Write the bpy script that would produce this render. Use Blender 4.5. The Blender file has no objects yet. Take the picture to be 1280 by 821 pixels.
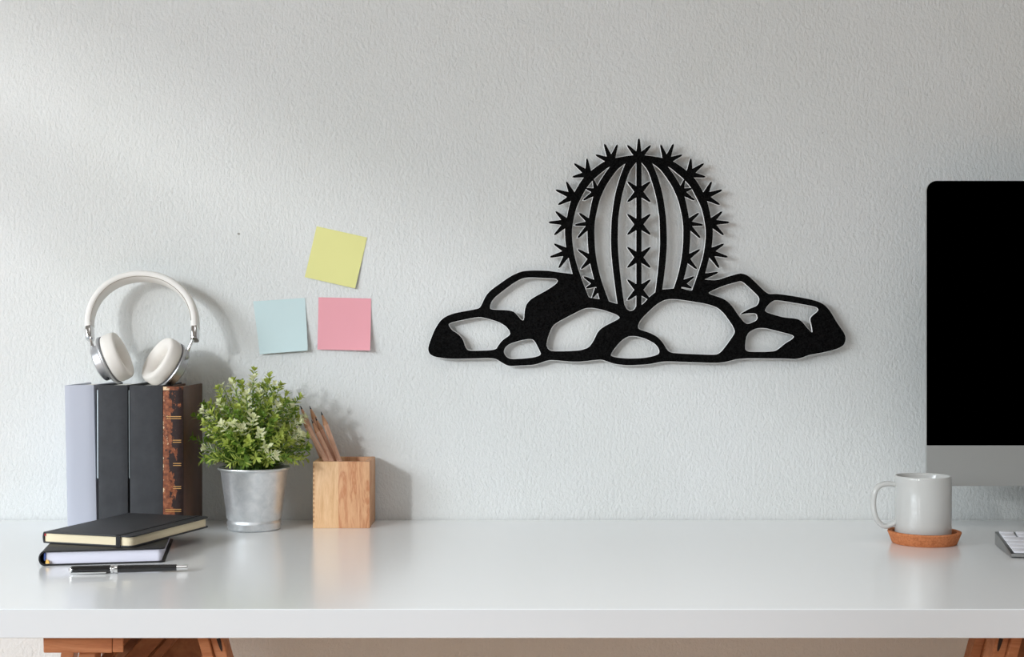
import bpy, bmesh, math, random
from mathutils import Vector, Matrix, Euler
from mathutils.geometry import delaunay_2d_cdt

S = bpy.context.scene
COL = S.collection
random.seed(11)

# ------------------------------------------------------------------ camera, light, exposure
CAM_D, CAM_Z, F = 2.0, 1.023, 1750.0          # camera 2 m from the wall, level, focal length in px of a 1280 wide frame
cam_data = bpy.data.cameras.new('camera')
cam_data.sensor_width = 36.0
cam_data.lens = F / 1280.0 * 36.0
cam_data.clip_start = 0.05
cam = bpy.data.objects.new('camera', cam_data)
cam.location = (0, -CAM_D, CAM_Z)
cam.rotation_euler = (math.pi / 2, 0, 0)
COL.objects.link(cam)
S.camera = cam

W = bpy.data.worlds.new('world')
S.world = W
W.use_nodes = True
W.node_tree.nodes['Background'].inputs[0].default_value = (1.0, 1.0, 0.985, 1)
W.node_tree.nodes['Background'].inputs[1].default_value = 0.45

def lamp(name, kind, loc, direction, energy, color):
    d = bpy.data.lights.new(name, kind)
    d.energy = energy
    d.color = color
    o = bpy.data.objects.new(name, d)
    o.location = loc
    o.rotation_euler = Vector(direction).to_track_quat('-Z', 'Y').to_euler()
    COL.objects.link(o)
    return d

sun = lamp('sun', 'SUN', (-3, -4, 3), (0.50, 0.83, -0.25), 0.80, (0.97, 0.985, 1.0))
sun.angle = math.radians(3.0)
sky = lamp('window_skylight', 'AREA', (-2.27, -2.1, 1.62), (1, 0.15, -1.25), 101, (0.85, 0.935, 1.0))
sky.shape = 'RECTANGLE'
sky.size = 2.5
sky.size_y = 1.05

desk_fill = lamp('desk_fill_light', 'AREA', (0.35, -1.55, 2.44), (0, 0.05, -1), 7.9, (1.0, 0.985, 0.975))  # fill lamp added overhead to brighten the desk and lower wall
desk_fill.shape = 'RECTANGLE'
desk_fill.size = 1.3
desk_fill.size_y = 0.8
desk_fill.spread = math.radians(98)

S.view_settings.view_transform = 'Standard'
S.view_settings.look = 'None'
S.view_settings.gamma = 1.0
S.view_settings.use_curve_mapping = False
S.view_settings.exposure = 0.04

# ------------------------------------------------------------------ material helpers
def rgb(r, g, b):
    f = lambda c: (c / 255 / 12.92) if c / 255 <= 0.04045 else ((c / 255 + 0.055) / 1.055) ** 2.4
    return (f(r), f(g), f(b), 1.0)

class Mat:
    def __init__(self, name, color, rough=0.5, metal=0.0, spec=0.5, coat=0.0):
        self.m = bpy.data.materials.new(name)
        self.m.use_nodes = True
        self.t = self.m.node_tree
        self.n, self.l = self.t.nodes, self.t.links
        self.b = self.n['Principled BSDF']
        self.b.inputs['Base Color'].default_value = color
        self.b.inputs['Roughness'].default_value = rough
        self.b.inputs['Metallic'].default_value = metal
        self.b.inputs['Specular IOR Level'].default_value = spec
        self.b.inputs['Coat Weight'].default_value = coat
        self.color = color
        self.height = None
        self.coord = self.n.new('ShaderNodeTexCoord').outputs['Object']
    def map(self, scale=(1, 1, 1), rot=(0, 0, 0), loc=(0, 0, 0)):
        m = self.n.new('ShaderNodeMapping')
        m.inputs['Scale'].default_value = scale
        m.inputs['Rotation'].default_value = rot
        m.inputs['Location'].default_value = loc
        self.l.new(self.coord, m.inputs[0])
        return m.outputs[0]
    def noise(self, scale, detail=3, rough=0.5, vec=None, dist=0.0):
        x = self.n.new('ShaderNodeTexNoise')
        x.inputs['Scale'].default_value = scale
        x.inputs['Detail'].default_value = detail
        x.inputs['Roughness'].default_value = rough
        x.inputs['Distortion'].default_value = dist
        self.l.new(vec or self.coord, x.inputs['Vector'])
        return x.outputs['Fac']
    def ramp(self, fac, stops, interp='LINEAR'):
        r = self.n.new('ShaderNodeValToRGB')
        r.color_ramp.interpolation = interp
        e = r.color_ramp.elements
        while len(e) < len(stops):
            e.new(0.5)
        for k, (p, c) in enumerate(stops):
            e[k].position = p
            e[k].color = c if len(c) == 4 else (*c, 1)
        self.l.new(fac, r.inputs[0])
        return r.outputs[0]
    def mix(self, fac, a, b, mode='MIX'):
        x = self.n.new('ShaderNodeMix')
        x.data_type = 'RGBA'
        x.blend_type = mode
        for s, v in ((x.inputs['Factor'], fac), (x.inputs['A'], a), (x.inputs['B'], b)):
            if hasattr(v, 'links'):
                self.l.new(v, s)
            else:
                s.default_value = v
        return x.outputs['Result']
    def math(self, op, a, b=0.0, c=0.0):
        x = self.n.new('ShaderNodeMath')
        x.operation = op
        for s, v in zip(x.inputs, (a, b, c)):
            if hasattr(v, 'links'):
                self.l.new(v, s)
            else:
                s.default_value = v
        return x.outputs[0]
    def base(self, out):
        self.l.new(out, self.b.inputs['Base Color'])
        return self
    def rough(self, out):
        self.l.new(out, self.b.inputs['Roughness'])
        return self
    def bump(self, h, strength=0.3, dist=0.001):
        x = self.n.new('ShaderNodeBump')
        x.inputs['Strength'].default_value = strength
        x.inputs['Distance'].default_value = dist
        self.l.new(h, x.inputs['Height'])
        if self.b.inputs['Normal'].links:
            self.l.new(self.b.inputs['Normal'].links[0].from_socket, x.inputs['Normal'])
        self.l.new(x.outputs[0], self.b.inputs['Normal'])
        return self

BW = [(0, (0, 0, 0, 1)), (1, (1, 1, 1, 1))]

# plaster wall: roller-textured white paint, a few pocks
ceil_m = Mat('grey_ceiling_paint', rgb(176, 178, 178), 0.9, spec=0.1)
wall_m = Mat('white_plaster', rgb(226, 226, 224), 0.85, spec=0.2)
v = wall_m.map((1.0, 1.0, 0.62))
nb = wall_m.noise(235, 3, 0.6, v, 0.0)
ns = wall_m.noise(620, 2, 0.5, v)
nl = wall_m.noise(16, 4, 0.6)
wall_m.bump(nb, 0.85, 0.0020).bump(ns, 0.45, 0.0010).bump(nl, 0.35, 0.004)
blot = wall_m.ramp(wall_m.noise(2.2, 4, 0.6), [(0.35, rgb(221, 223, 221)), (0.7, rgb(227, 229, 229))])
speck = wall_m.ramp(wall_m.noise(55, 1, 0.4), [(0.175, (1, 1, 1, 1)), (0.19, (0, 0, 0, 1))])
wall_m.base(wall_m.mix(speck, blot, rgb(160, 158, 152)))

floor_m = Mat('oak_floor', rgb(150, 98, 62), 0.5)
g = floor_m.noise(5, 4, 0.6, floor_m.map((1, 12, 1)))
floor_m.base(floor_m.ramp(g, [(0.3, rgb(196, 158, 128)), (0.7, rgb(214, 178, 148))]))

desk_m = Mat('white_desk_paint', rgb(240, 241, 241), 0.24, spec=0.5, coat=0.6)
desk_m.b.inputs['Coat Roughness'].default_value = 0.16
desk_m.bump(desk_m.noise(30, 2, 0.5), 0.05, 0.0006)
edge_m = Mat('toned_edge_white', rgb(206, 211, 215), 0.45, spec=0.3)  # front edge greyed in colour to offset the strong light on it
frame_m = Mat('white_window_frame', rgb(235, 235, 232), 0.5)

def wood(name, c0, c1, c2, axis=(30, 30, 3), sc=4.0, rough=0.5):
    m = Mat(name, c1, rough, spec=0.35)
    v = m.map(axis)
    a = m.noise(sc, 4, 0.6, v, 1.2)
    b = m.noise(sc * 9, 2, 0.6, v)
    col = m.ramp(a, [(0.3, c0), (0.5, c1), (0.72, c2)])
    fine = m.ramp(b, [(0.35, (0.82, 0.80, 0.78, 1)), (0.6, (1, 1, 1, 1))])
    m.base(m.mix(0.6, col, fine, 'MULTIPLY'))
    m.bump(b, 0.12, 0.0004)
    return m

trestle_m = wood('oiled_pine', rgb(192, 134, 96), rgb(178, 118, 80), rgb(160, 98, 62), (3, 30, 30), 3.0, 0.45)
brace_m = wood('oiled_pine_brace', rgb(152, 102, 66), rgb(138, 88, 54), rgb(118, 72, 42), (10, 10, 10), 3.0, 0.5)
slot_m = Mat('dark_slot', rgb(38, 20, 10), 0.7)
bolt_m = Mat('zinc_bolt', rgb(170, 165, 155), 0.35, 0.9)

cup_m = Mat('beech_cup', rgb(222, 178, 125), 0.5, spec=0.3)
v = cup_m.map((26, 26, 3.0))
a = cup_m.noise(2.6, 4, 0.6, v, 2.2)
b = cup_m.noise(34, 2, 0.6, v)
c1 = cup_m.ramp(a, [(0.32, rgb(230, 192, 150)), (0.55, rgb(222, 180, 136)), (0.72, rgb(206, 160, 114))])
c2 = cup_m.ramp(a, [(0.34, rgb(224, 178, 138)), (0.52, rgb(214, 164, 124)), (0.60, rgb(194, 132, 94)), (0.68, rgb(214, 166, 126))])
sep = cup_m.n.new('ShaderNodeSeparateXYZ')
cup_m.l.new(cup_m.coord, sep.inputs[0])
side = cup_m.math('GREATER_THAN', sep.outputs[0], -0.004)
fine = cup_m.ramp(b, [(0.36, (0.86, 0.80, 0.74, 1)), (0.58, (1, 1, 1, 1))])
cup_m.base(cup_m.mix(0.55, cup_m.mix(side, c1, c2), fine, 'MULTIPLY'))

pencil_m = wood('cedar_barrel', rgb(232, 190, 164), rgb(226, 180, 154), rgb(210, 162, 136), (40, 40, 4), 5, 0.45)
point_m = wood('cedar_point', rgb(214, 168, 136), rgb(206, 156, 124), rgb(190, 140, 108), (40, 40, 8), 5, 0.7)
lead_m = Mat('graphite', rgb(48, 50, 54), 0.4, 0.3)

black_cloth = Mat('black_book_cloth', rgb(58, 59, 62), 0.72, spec=0.3)
n = black_cloth.noise(1400, 2, 0.5)
black_cloth.base(black_cloth.ramp(black_cloth.noise(35, 4, 0.6), [(0.3, rgb(54, 55, 58)), (0.7, rgb(66, 67, 70))])).bump(n, 0.25, 0.0003)
grey_cloth = Mat('pale_grey_book_cloth', rgb(184, 187, 199), 0.7, spec=0.25)
grey_cloth.bump(grey_cloth.noise(1200, 2, 0.5), 0.2, 0.0003)
paper_m = Mat('book_paper', rgb(235, 233, 226), 0.8, spec=0.2)
w = paper_m.noise(900, 1, 0.5, paper_m.map((1, 0.02, 0.02)))
paper_m.bump(w, 0.3, 0.0004)
strip_m = Mat('pale_strip', rgb(222, 236, 244), 0.6)  # narrow pale strip along a spine's left edge
strip_grey = Mat('grey_strip', rgb(120, 128, 130), 0.6)  # same narrow strip in grey

leather = Mat('worn_leather_spine', rgb(44, 30, 28), 0.55, spec=0.3)
n1 = leather.noise(60, 7, 0.68, leather.map((1.1, 1, 0.75), (0, 0, 0), (0.31, 0, 0.13)))
n2 = leather.noise(180, 4, 0.6)
sep = leather.n.new('ShaderNodeSeparateXYZ')
leather.l.new(leather.coord, sep.inputs[0])
# wear is strongest along the left joint and at the head cap
edge = leather.math('MULTIPLY_ADD', sep.outputs[0], -13.0, 0.02)
head = leather.math('MULTIPLY', leather.math('GREATER_THAN', sep.outputs[2], 0.190), 0.16)
wear = leather.math('ADD', leather.math('ADD', n1, edge), head)
brown = leather.ramp(n2, [(0.3, rgb(34, 22, 21)), (0.7, rgb(50, 32, 29))])
rust = leather.ramp(n2, [(0.30, rgb(78, 38, 24)), (0.50, rgb(128, 70, 42)), (0.72, rgb(168, 104, 68))])
cream = rgb(226, 196, 158)
k1 = leather.ramp(wear, [(0.525, (0, 0, 0, 1)), (0.545, (1, 1, 1, 1))])
k2 = leather.ramp(wear, [(0.72, (0, 0, 0, 1)), (0.74, (1, 1, 1, 1))])
leather.base(leather.mix(k2, leather.mix(k1, brown, rust), cream))
leather.bump(leather.math('MULTIPLY', k1, -1.0), 0.4, 0.0006).bump(n2, 0.2, 0.0004)
board_m = Mat('brown_leather_board', rgb(92, 62, 46), 0.45, spec=0.4)
board_m.base(board_m.ramp(board_m.noise(28, 5, 0.6), [(0.3, rgb(80, 52, 38)), (0.7, rgb(108, 72, 52))])).bump(board_m.noise(300, 3, 0.5), 0.15, 0.0003)
old_paper = Mat('aged_paper', rgb(196, 170, 138), 0.85)
gilt_m = Mat('gilt', rgb(196, 150, 92), 0.4, 0.5)

nb_leather = Mat('black_notebook_leather', rgb(34, 34, 36), 0.5, spec=0.35)
nb_leather.bump(nb_leather.noise(700, 3, 0.6), 0.3, 0.0004)
nb_matte = Mat('black_notebook_cover', rgb(48, 49, 52), 0.6, spec=0.4)
nb_matte.bump(nb_matte.noise(900, 3, 0.6), 0.2, 0.0003)
elastic_m = Mat('black_elastic', rgb(30, 30, 32), 0.8)
cream_pages = Mat('cream_pages', rgb(236, 222, 190), 0.8)
cream_pages.bump(cream_pages.noise(1500, 1, 0.5, cream_pages.map((0.02, 0.02, 1))), 0.4, 0.0004)
lilac_pages = Mat('pale_lilac_pages', rgb(226, 226, 240), 0.8)
lilac_pages.bump(lilac_pages.noise(1500, 1, 0.5, lilac_pages.map((0.02, 0.02, 1))), 0.4, 0.0004)
red_m = Mat('red_ribbon', rgb(200, 40, 52), 0.6)
blue_m = Mat('blue_headband', rgb(48, 74, 140), 0.6)
gold_ribbon = Mat('yellow_ribbon', rgb(226, 178, 84), 0.5)

pen_m = Mat('black_lacquer', rgb(16, 16, 18), 0.18, spec=0.6, coat=0.5)
chrome = Mat('chrome', rgb(222, 222, 222), 0.12, 1.0)
alu = Mat('brushed_aluminium', rgb(204, 205, 208), 0.42, 1.0)
white_hide = Mat('white_leather', rgb(236, 233, 228), 0.5, spec=0.35)
white_hide.bump(white_hide.noise(500, 3, 0.5), 0.12, 0.0004)
pad_m = Mat('off_white_pad_leather', rgb(234, 229, 222), 0.55, spec=0.3)
pad_m.bump(pad_m.noise(260, 3, 0.5), 0.12, 0.0005)
mesh_m = Mat('beige_pad_cloth', rgb(206, 200, 192), 0.85)
thread_m = Mat('beige_thread', rgb(168, 160, 150), 0.7)
gasket_m = Mat('grey_gasket', rgb(112, 112, 114), 0.5)
rubber_m = Mat('black_rubber', rgb(30, 30, 32), 0.6)

zinc = Mat('galvanised_steel', rgb(226, 229, 232), 0.40, 0.75)
z1 = zinc.noise(95, 4, 0.6, None, 0.6)
z2 = zinc.noise(18, 3, 0.6)
zinc.base(zinc.ramp(z1, [(0.3, rgb(216, 220, 223)), (0.7, rgb(236, 238, 240))]))
zinc.rough(zinc.ramp(z2, [(0.3, (0.30,) * 3), (0.7, (0.44,) * 3)]))
soil_m = Mat('dark_soil', rgb(38, 32, 24), 0.95)
stem_m = Mat('green_stem', rgb(104, 134, 62), 0.6)

def leaf_mat(name, c0, c1):
    m = Mat(name, c0, 0.5, spec=0.35)
    m.base(m.ramp(m.noise(60, 2, 0.5), [(0.3, c0), (0.7, c1)]))
    m.b.inputs['Subsurface Weight'].default_value = 0.0
    t = m.n.new('ShaderNodeBsdfTranslucent')
    t.inputs[0].default_value = c1
    mx = m.n.new('ShaderNodeMixShader')
    mx.inputs[0].default_value = 0.35
    m.l.new(m.b.outputs[0], mx.inputs[1])
    m.l.new(t.outputs[0], mx.inputs[2])
    m.l.new(mx.outputs[0], m.n['Material Output'].inputs[0])
    return m
leaf_a = leaf_mat('deep_green_leaf', rgb(88, 120, 40), rgb(124, 152, 56))
leaf_b = leaf_mat('fresh_green_leaf', rgb(160, 178, 70), rgb(198, 208, 112))
leaf_c = leaf_mat('cream_leaf', rgb(216, 222, 164), rgb(240, 240, 208))

art_m = Mat('black_powder_coat', rgb(12, 12, 12), 0.85, spec=0.06)
gn = art_m.noise(520, 2, 0.6)
art_m.base(art_m.ramp(gn, [(0.35, rgb(0, 0, 0)), (0.68, rgb(22, 22, 22))])).bump(gn, 0.3, 0.0004)
art_edge = Mat('white_outline', rgb(244, 244, 244), 0.5, 0.1)  # white colour paints bright outlines along the bevels and sides

mug_m = Mat('white_glazed_ceramic', rgb(195, 195, 192), 0.12, spec=0.5, coat=0.2)
cork_m = Mat('cork', rgb(190, 118, 76), 0.85, spec=0.2)
ck = cork_m.noise(420, 4, 0.7)
ck2 = cork_m.noise(130, 3, 0.6)
cork_m.base(cork_m.mix(0.5, cork_m.ramp(ck, [(0.33, rgb(140, 78, 44)), (0.5, rgb(198, 124, 80)), (0.7, rgb(216, 146, 100))]),
                       cork_m.ramp(ck2, [(0.35, rgb(178, 106, 66)), (0.7, rgb(208, 134, 90))])))
cork_m.bump(ck, 0.4, 0.0006)

glass_black = Mat('black_screen_glass', rgb(0, 0, 0), 0.5, spec=0.0)
mon_alu = Mat('monitor_aluminium', rgb(166, 166, 163), 0.5, 0.2, spec=0.3)
kb_alu = Mat('keyboard_aluminium', rgb(150, 151, 150), 0.35, 0.9)
key_m = Mat('white_key', rgb(226, 226, 232), 0.45)

# ------------------------------------------------------------------ mesh helpers: every helper returns a bmesh
def box(x0, x1, y0, y1, z0, z1, bev=0.0, seg=2):
    bm = bmesh.new()
    bmesh.ops.create_cube(bm, size=1.0, matrix=Matrix.Translation(((x0 + x1) / 2, (y0 + y1) / 2, (z0 + z1) / 2)) @
                          Matrix.Diagonal((x1 - x0, y1 - y0, z1 - z0, 1)))
    if bev:
        bmesh.ops.bevel(bm, geom=list(bm.edges), offset=bev, segments=seg, profile=0.5, affect='EDGES')
    return bm

def lathe(prof, seg=64, closed=False):
    """Revolve (r, z) about the z axis; r = 0 ends close into a point."""
    bm = bmesh.new()
    rings = []
    for r, z in prof:
        if r < 1e-6:
            rings.append([bm.verts.new((0, 0, z))])
        else:
            rings.append([bm.verts.new((r * math.cos(2 * math.pi * k / seg), r * math.sin(2 * math.pi * k / seg), z)) for k in range(seg)])
    pairs = list(zip(rings, rings[1:]))
    if closed:
        pairs.append((rings[-1], rings[0]))
    for a, b in pairs:
        for k in range(seg):
            k2 = (k + 1) % seg
            if len(a) == 1 and len(b) == 1:
                continue
            if len(a) == 1:
                bm.faces.new((a[0], b[k2], b[k]))
            elif len(b) == 1:
                bm.faces.new((a[k], a[k2], b[0]))
            else:
                bm.faces.new((a[k], a[k2], b[k2], b[k]))
    bmesh.ops.recalc_face_normals(bm, faces=bm.faces)
    return bm

def sweep(pts, section, normals=None, caps=True, closed=False):
    """Sweep section(i) -> [(u, w)] along pts; u runs along the given normal, w along tangent x normal."""
    bm = bmesh.new()
    pts = [Vector(p) for p in pts]
    n = len(pts)
    rings = []
    ref = None
    for i, p in enumerate(pts):
        if closed:
            t = (pts[(i + 1) % n] - pts[i - 1]).normalized()
        else:
            t = (pts[min(i + 1, n - 1)] - pts[max(i - 1, 0)]).normalized()
        if normals is not None:
            nn = Vector(normals[i] if isinstance(normals, list) else normals)
        else:
            nn = ref if ref is not None else (Vector((0, 0, 1)) if abs(t.z) < 0.9 else Vector((1, 0, 0)))
        nn = (nn - t * nn.dot(t)).normalized()
        ref = nn
        bb = t.cross(nn)
        rings.append([bm.verts.new(p + nn * u + bb * w) for u, w in section(i)])
    m = len(rings[0])
    rng = range(n if closed else n - 1)
    for i in rng:
        a, b = rings[i], rings[(i + 1) % n]
        for k in range(m):
            bm.faces.new((a[k], a[(k + 1) % m], b[(k + 1) % m], b[k]))
    if caps and not closed:
        bm.faces.new(list(reversed(rings[0])))
        bm.faces.new(rings[-1])
    bmesh.ops.recalc_face_normals(bm, faces=bm.faces)
    return bm

def tube(pts, r, seg=12, caps=True, closed=False):
    rr = r if callable(r) else (lambda i: r)
    return sweep(pts, lambda i: [(rr(i) * math.cos(2 * math.pi * k / seg), rr(i) * math.sin(2 * math.pi * k / seg)) for k in range(seg)], None, caps, closed)

def hull(corners_a, corners_b, bev=0.0):
    """Prism between two matching loops of 3D points."""
    bm = bmesh.new()
    a = [bm.verts.new(p) for p in corners_a]
    b = [bm.verts.new(p) for p in corners_b]
    m = len(a)
    for k in range(m):
        bm.faces.new((a[k], a[(k + 1) % m], b[(k + 1) % m], b[k]))
    bm.faces.new(list(reversed(a)))
    bm.faces.new(b)
    bmesh.ops.recalc_face_normals(bm, faces=bm.faces)
    if bev:
        bmesh.ops.bevel(bm, geom=list(bm.edges), offset=bev, segments=2, profile=0.5, affect='EDGES')
    return bm

def xf(bm, m):
    bmesh.ops.transform(bm, matrix=m, verts=bm.verts)
    return bm

def mv(bm, x=0, y=0, z=0):
    return xf(bm, Matrix.Translation((x, y, z)))

def catmull(pts, n=6, closed=False):
    pts = [Vector(p) for p in pts]
    m = len(pts)
    out = []
    for i in range(m if closed else m - 1):
        p1, p2 = pts[i], pts[(i + 1) % m]
        p0 = pts[i - 1] if (i > 0 or closed) else p1 * 2 - p2
        p3 = pts[(i + 2) % m] if (i + 2 < m or closed) else p2 * 2 - p1
        for k in range(n):
            t = k / n
            out.append(0.5 * ((2 * p1) + (p2 - p0) * t + (2 * p0 - 5 * p1 + 4 * p2 - p3) * t * t + (3 * p1 - p0 - 3 * p2 + p3) * t ** 3))
    if not closed:
        out.append(pts[-1])
    return out

def obj(name, bms, mats, parent=None, smooth=True, angle=35, loc=None, world=False):
    """Join the given bmeshes into ONE mesh object. A bmesh may come as (bmesh, material index)."""
    if not isinstance(bms, list):
        bms = [bms]
    if not isinstance(mats, list):
        mats = [mats]
    fin = bmesh.new()
    for b in bms:
        idx = None
        if isinstance(b, tuple):
            b, idx = b
        if idx is not None:
            for f in b.faces:
                f.material_index = idx
        tmp = bpy.data.meshes.new('tmp')
        b.to_mesh(tmp)
        b.free()
        fin.from_mesh(tmp)
        bpy.data.meshes.remove(tmp)
    if world and parent:
        bmesh.ops.translate(fin, vec=-Vector(parent.location), verts=fin.verts)
    if world and loc is not None:
        bmesh.ops.translate(fin, vec=-Vector(loc), verts=fin.verts)
    me = bpy.data.meshes.new(name)
    fin.to_mesh(me)
    fin.free()
    for m in mats:
        me.materials.append(m.m)
    if smooth:
        for p in me.polygons:
            p.use_smooth = True
        me.set_sharp_from_angle(angle=math.radians(angle))
    o = bpy.data.objects.new(name, me)
    COL.objects.link(o)
    if parent:
        o.parent = parent
    if loc is not None:
        o.location = loc
    return o

def tag(o, label, cat, group=None):
    o['label'] = label
    o['category'] = cat
    if group:
        o['group'] = group
    return o

def thing(name, label, cat, loc, rz=0.0, group=None):
    o = bpy.data.objects.new(name, None)
    o.empty_display_size = 0.02
    o.location = loc
    o.rotation_euler = (0, 0, rz)
    COL.objects.link(o)
    return tag(o, label, cat, group)

def struct(name, bms, m, parent=None, **k):
    o = obj(name, bms, m, parent, smooth=False, **k)
    if not parent:
        o['kind'] = 'structure'
    return o

def P(px, py, d):
    """A point of the room, d metres in front of the camera, from where it is seen in the photograph."""
    return Vector(((px - 640) * d / F, d - CAM_D, CAM_Z - (py - 410.5) * d / F))

TOP = 0.75            # desk top height

# ------------------------------------------------------------------ the room
struct('wall_back', box(-2.5, 2.6, 0.0, 0.12, 0, 2.7), wall_m)
WX = -2.30            # inner face of the left wall
wy0, wy1, wz0, wz1 = -5.2, -1.6, 0.98, 2.325
struct('wall_left', [box(WX - 0.12, WX, -5.4, wy0, 0, 2.7), box(WX - 0.12, WX, wy1, 0.0, 0, 2.7),
                     box(WX - 0.12, WX, wy0, wy1, 0, wz0), box(WX - 0.12, WX, wy0, wy1, wz1, 2.7)], wall_m)
win = struct('window_1', [box(WX - 0.09, WX - 0.03, wy0, wy0 + 0.05, wz0, wz1), box(WX - 0.09, WX - 0.03, wy1 - 0.05, wy1, wz0, wz1),
                          box(WX - 0.09, WX - 0.03, wy0, wy1, wz0, wz0 + 0.05), box(WX - 0.09, WX - 0.03, wy0, wy1, wz1 - 0.03, wz1)], frame_m)
struct('window_transom', box(WX - 0.085, WX - 0.035, wy0 + 0.05, wy1 - 0.05, 2.04, 2.09), frame_m, win)
struct('window_sill', box(WX - 0.03, WX + 0.06, wy0 - 0.03, wy1 + 0.03, wz0 - 0.03, wz0, 0.004), frame_m, win)
rx0, rx1, ry0, ry1 = -0.30, 1.0, -1.95, -1.15  # ceiling opening added for the desk fill lamp
struct('ceiling', [box(-2.5, rx0, -5.4, 0.12, 2.45, 2.55), box(rx1, 2.6, -5.4, 0.12, 2.45, 2.55), box(rx0, rx1, -5.4, ry0, 2.45, 2.55), box(rx0, rx1, ry1, 0.12, 2.45, 2.55)], ceil_m)
struct('fill_opening_frame', [box(rx0, rx0 + 0.04, ry0, ry1, 2.46, 2.54), box(rx1 - 0.04, rx1, ry0, ry1, 2.46, 2.54),
                    box(rx0, rx1, ry0, ry0 + 0.04, 2.46, 2.54), box(rx0, rx1, ry1 - 0.04, ry1, 2.46, 2.54)], frame_m)  # unseen frame added around the fill lamp's opening
struct('wall_right', box(2.35, 2.47, -5.4, 0.0, 0, 2.45), ceil_m)
struct('floor', box(-2.5, 2.6, -5.4, 0.12, -0.05, 0), floor_m)

# ------------------------------------------------------------------ desk top and trestles
DF = 1.361                                         # distance of the desk's front edge
desk = tag(obj('desk_top', box(-0.765, 1.30, DF - CAM_D + 0.0012, -0.004, TOP - 0.028, TOP, 0.0008, 1), desk_m, smooth=False),
           'long white desk top with a thick front edge, carrying every object below the wall art', 'desk')

obj('toned_front_edge', box(-0.765, 1.30, DF - CAM_D, DF - CAM_D + 0.0013, TOP - 0.028, TOP - 0.0001, 0.0005, 1), edge_m, desk, smooth=False)  # thin added strip carrying the greyed front edge colour

UZ = TOP - 0.0283
TC = (164.5 - 640) * 1.40 / F
def trestle(label, cx, s):
    """Wooden trestle standing askew under the desk; s = 1: slotted leg to the right, -1: mirrored."""
    X = lambda px, d: s * ((px - 640) * d / F - TC)      # px measured on the left trestle, d metres from the camera
    t = thing('trestle', label, 'trestle', (cx, 0, 0), 0, 'trestles under the desk')
    Y = lambda d: d - CAM_D
    SK = -s * 0.34                                        # sideways drift per metre of depth
    def beam(pa, pb, d0, d1, z0, z1, sk=SK, bev=0.001):
        xa, xb = X(pa, d0), X(pb, d0)
        e = (d1 - d0) * sk
        return hull([(xa, Y(d0), z0), (xb, Y(d0), z0), (xb, Y(d0), z1), (xa, Y(d0), z1)],
                    [(xa + e, Y(d1), z0), (xb + e, Y(d1), z0), (xb + e, Y(d1), z1), (xa + e, Y(d1), z1)], bev)
    obj('top_rail', beam(54.5, 140.5, 1.385, 1.90, UZ - 0.0196, UZ), trestle_m, t, smooth=False)
    obj('rail_cap', beam(140.8, 154.5, 1.385, 1.90, UZ - 0.0192, UZ), trestle_m, t, smooth=False)
    zb = UZ - 0.0198
    def leg(px0, px1, d, lean, z1, dep=0.024, shift=0.0):
        x0, x1 = X(px0, 1.43) + shift, X(px1, 1.43) + shift
        dx = s * lean * z1
        A = [(x0 + dx, Y(d), 0), (x1 + dx, Y(d), 0), (x1, Y(d), z1), (x0, Y(d), z1)]
        return hull(A, [(x, Y(d) + dep, z) for x, _, z in A], 0.0012)
    rear = SK * 0.43
    for d, sh in ((1.41, 0.0), (1.86, rear)):
        obj('leg', leg(107, 128, d, -0.16, zb, shift=sh), trestle_m, t, smooth=False)
    for d, sh in ((1.43, 0.0), (1.86, rear)):
        l = obj('leg', [leg(257, 273.5, d, 0.27, UZ, shift=sh), leg(243, 256.8, d - 0.004, 0.27, UZ, dep=0.028, shift=sh)], trestle_m, t, smooth=False)
        if sh:
            continue
        zc = UZ - 0.0150
        xc = X(268, 1.43) + s * 0.27 * (UZ - zc)
        L = lambda z: xc - s * 0.27 * z
        pr = [(L(0.0135 * math.sin(a)) + 0.0020 * math.cos(a), zc + 0.0135 * math.sin(a)) for a in [2 * math.pi * k / 20 for k in range(20)]]
        obj('adjusting_slot', hull([(x, Y(d) - 0.0005, z) for x, z in pr], [(x, Y(d) + 0.004, z) for x, z in pr]), slot_m, l)
        bz = [(L(z) - s * 0.0010 + 0.0011 * q, zc + z) for q, z in ((-1, 0.000), (1, 0.000), (1, 0.0125), (-1, 0.0125))]
        obj('bolt', hull([(x, Y(d) - 0.0014, z) for x, z in bz], [(x, Y(d), z) for x, z in bz]), bolt_m, l)
    # slanting braces between the rail and the slotted leg, a board behind them
    for pa, pb, d in ((168, 183, 1.45), (202, 231, 1.47), (235, 249, 1.475)):
        xa, xb = X(pa, d), X(pb, d)
        H = 0.115
        A = [(xa - s * H * 0.9, Y(d), UZ - H), (xb - s * H * 0.9, Y(d), UZ - H), (xb, Y(d), UZ), (xa, Y(d), UZ)]
        obj('brace', hull(A, [(x, y + 0.02, z) for x, y, z in A], 0.001), brace_m, t, smooth=False)
    obj('back_panel', beam(128, 252, 1.52, 1.54, UZ - 0.10, UZ), brace_m, t, smooth=False)
    for d, sh in ((1.43, 0.0), (1.86, rear)):
        xa, xb = sorted((X(107, 1.43) + sh - s * 0.08, X(265, 1.43) + sh + s * 0.14))
        obj('stretcher', box(xa, xb, Y(d) + 0.026, Y(d) + 0.044, 0.17, 0.21, 0.001), trestle_m, t, smooth=False)
    return t
trestle('orange pine trestle under the left end of the white desk, rail end facing out', TC, 1)
trestle('pine trestle under the right end of the desk, mostly outside the frame', (1251 - 640) * 1.43 / F + ((273.5 - 640) * 1.43 / F - TC), -1)

# ------------------------------------------------------------------ black metal wall art
AD = 1.9855                                        # front face
def A2(p):
    q = P(p[0], p[1], AD)
    return Vector((q.x, q.z))

def area2(l):
    return sum(l[i - 1].x * l[i].y - l[i].x * l[i - 1].y for i in range(len(l))) / 2

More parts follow.
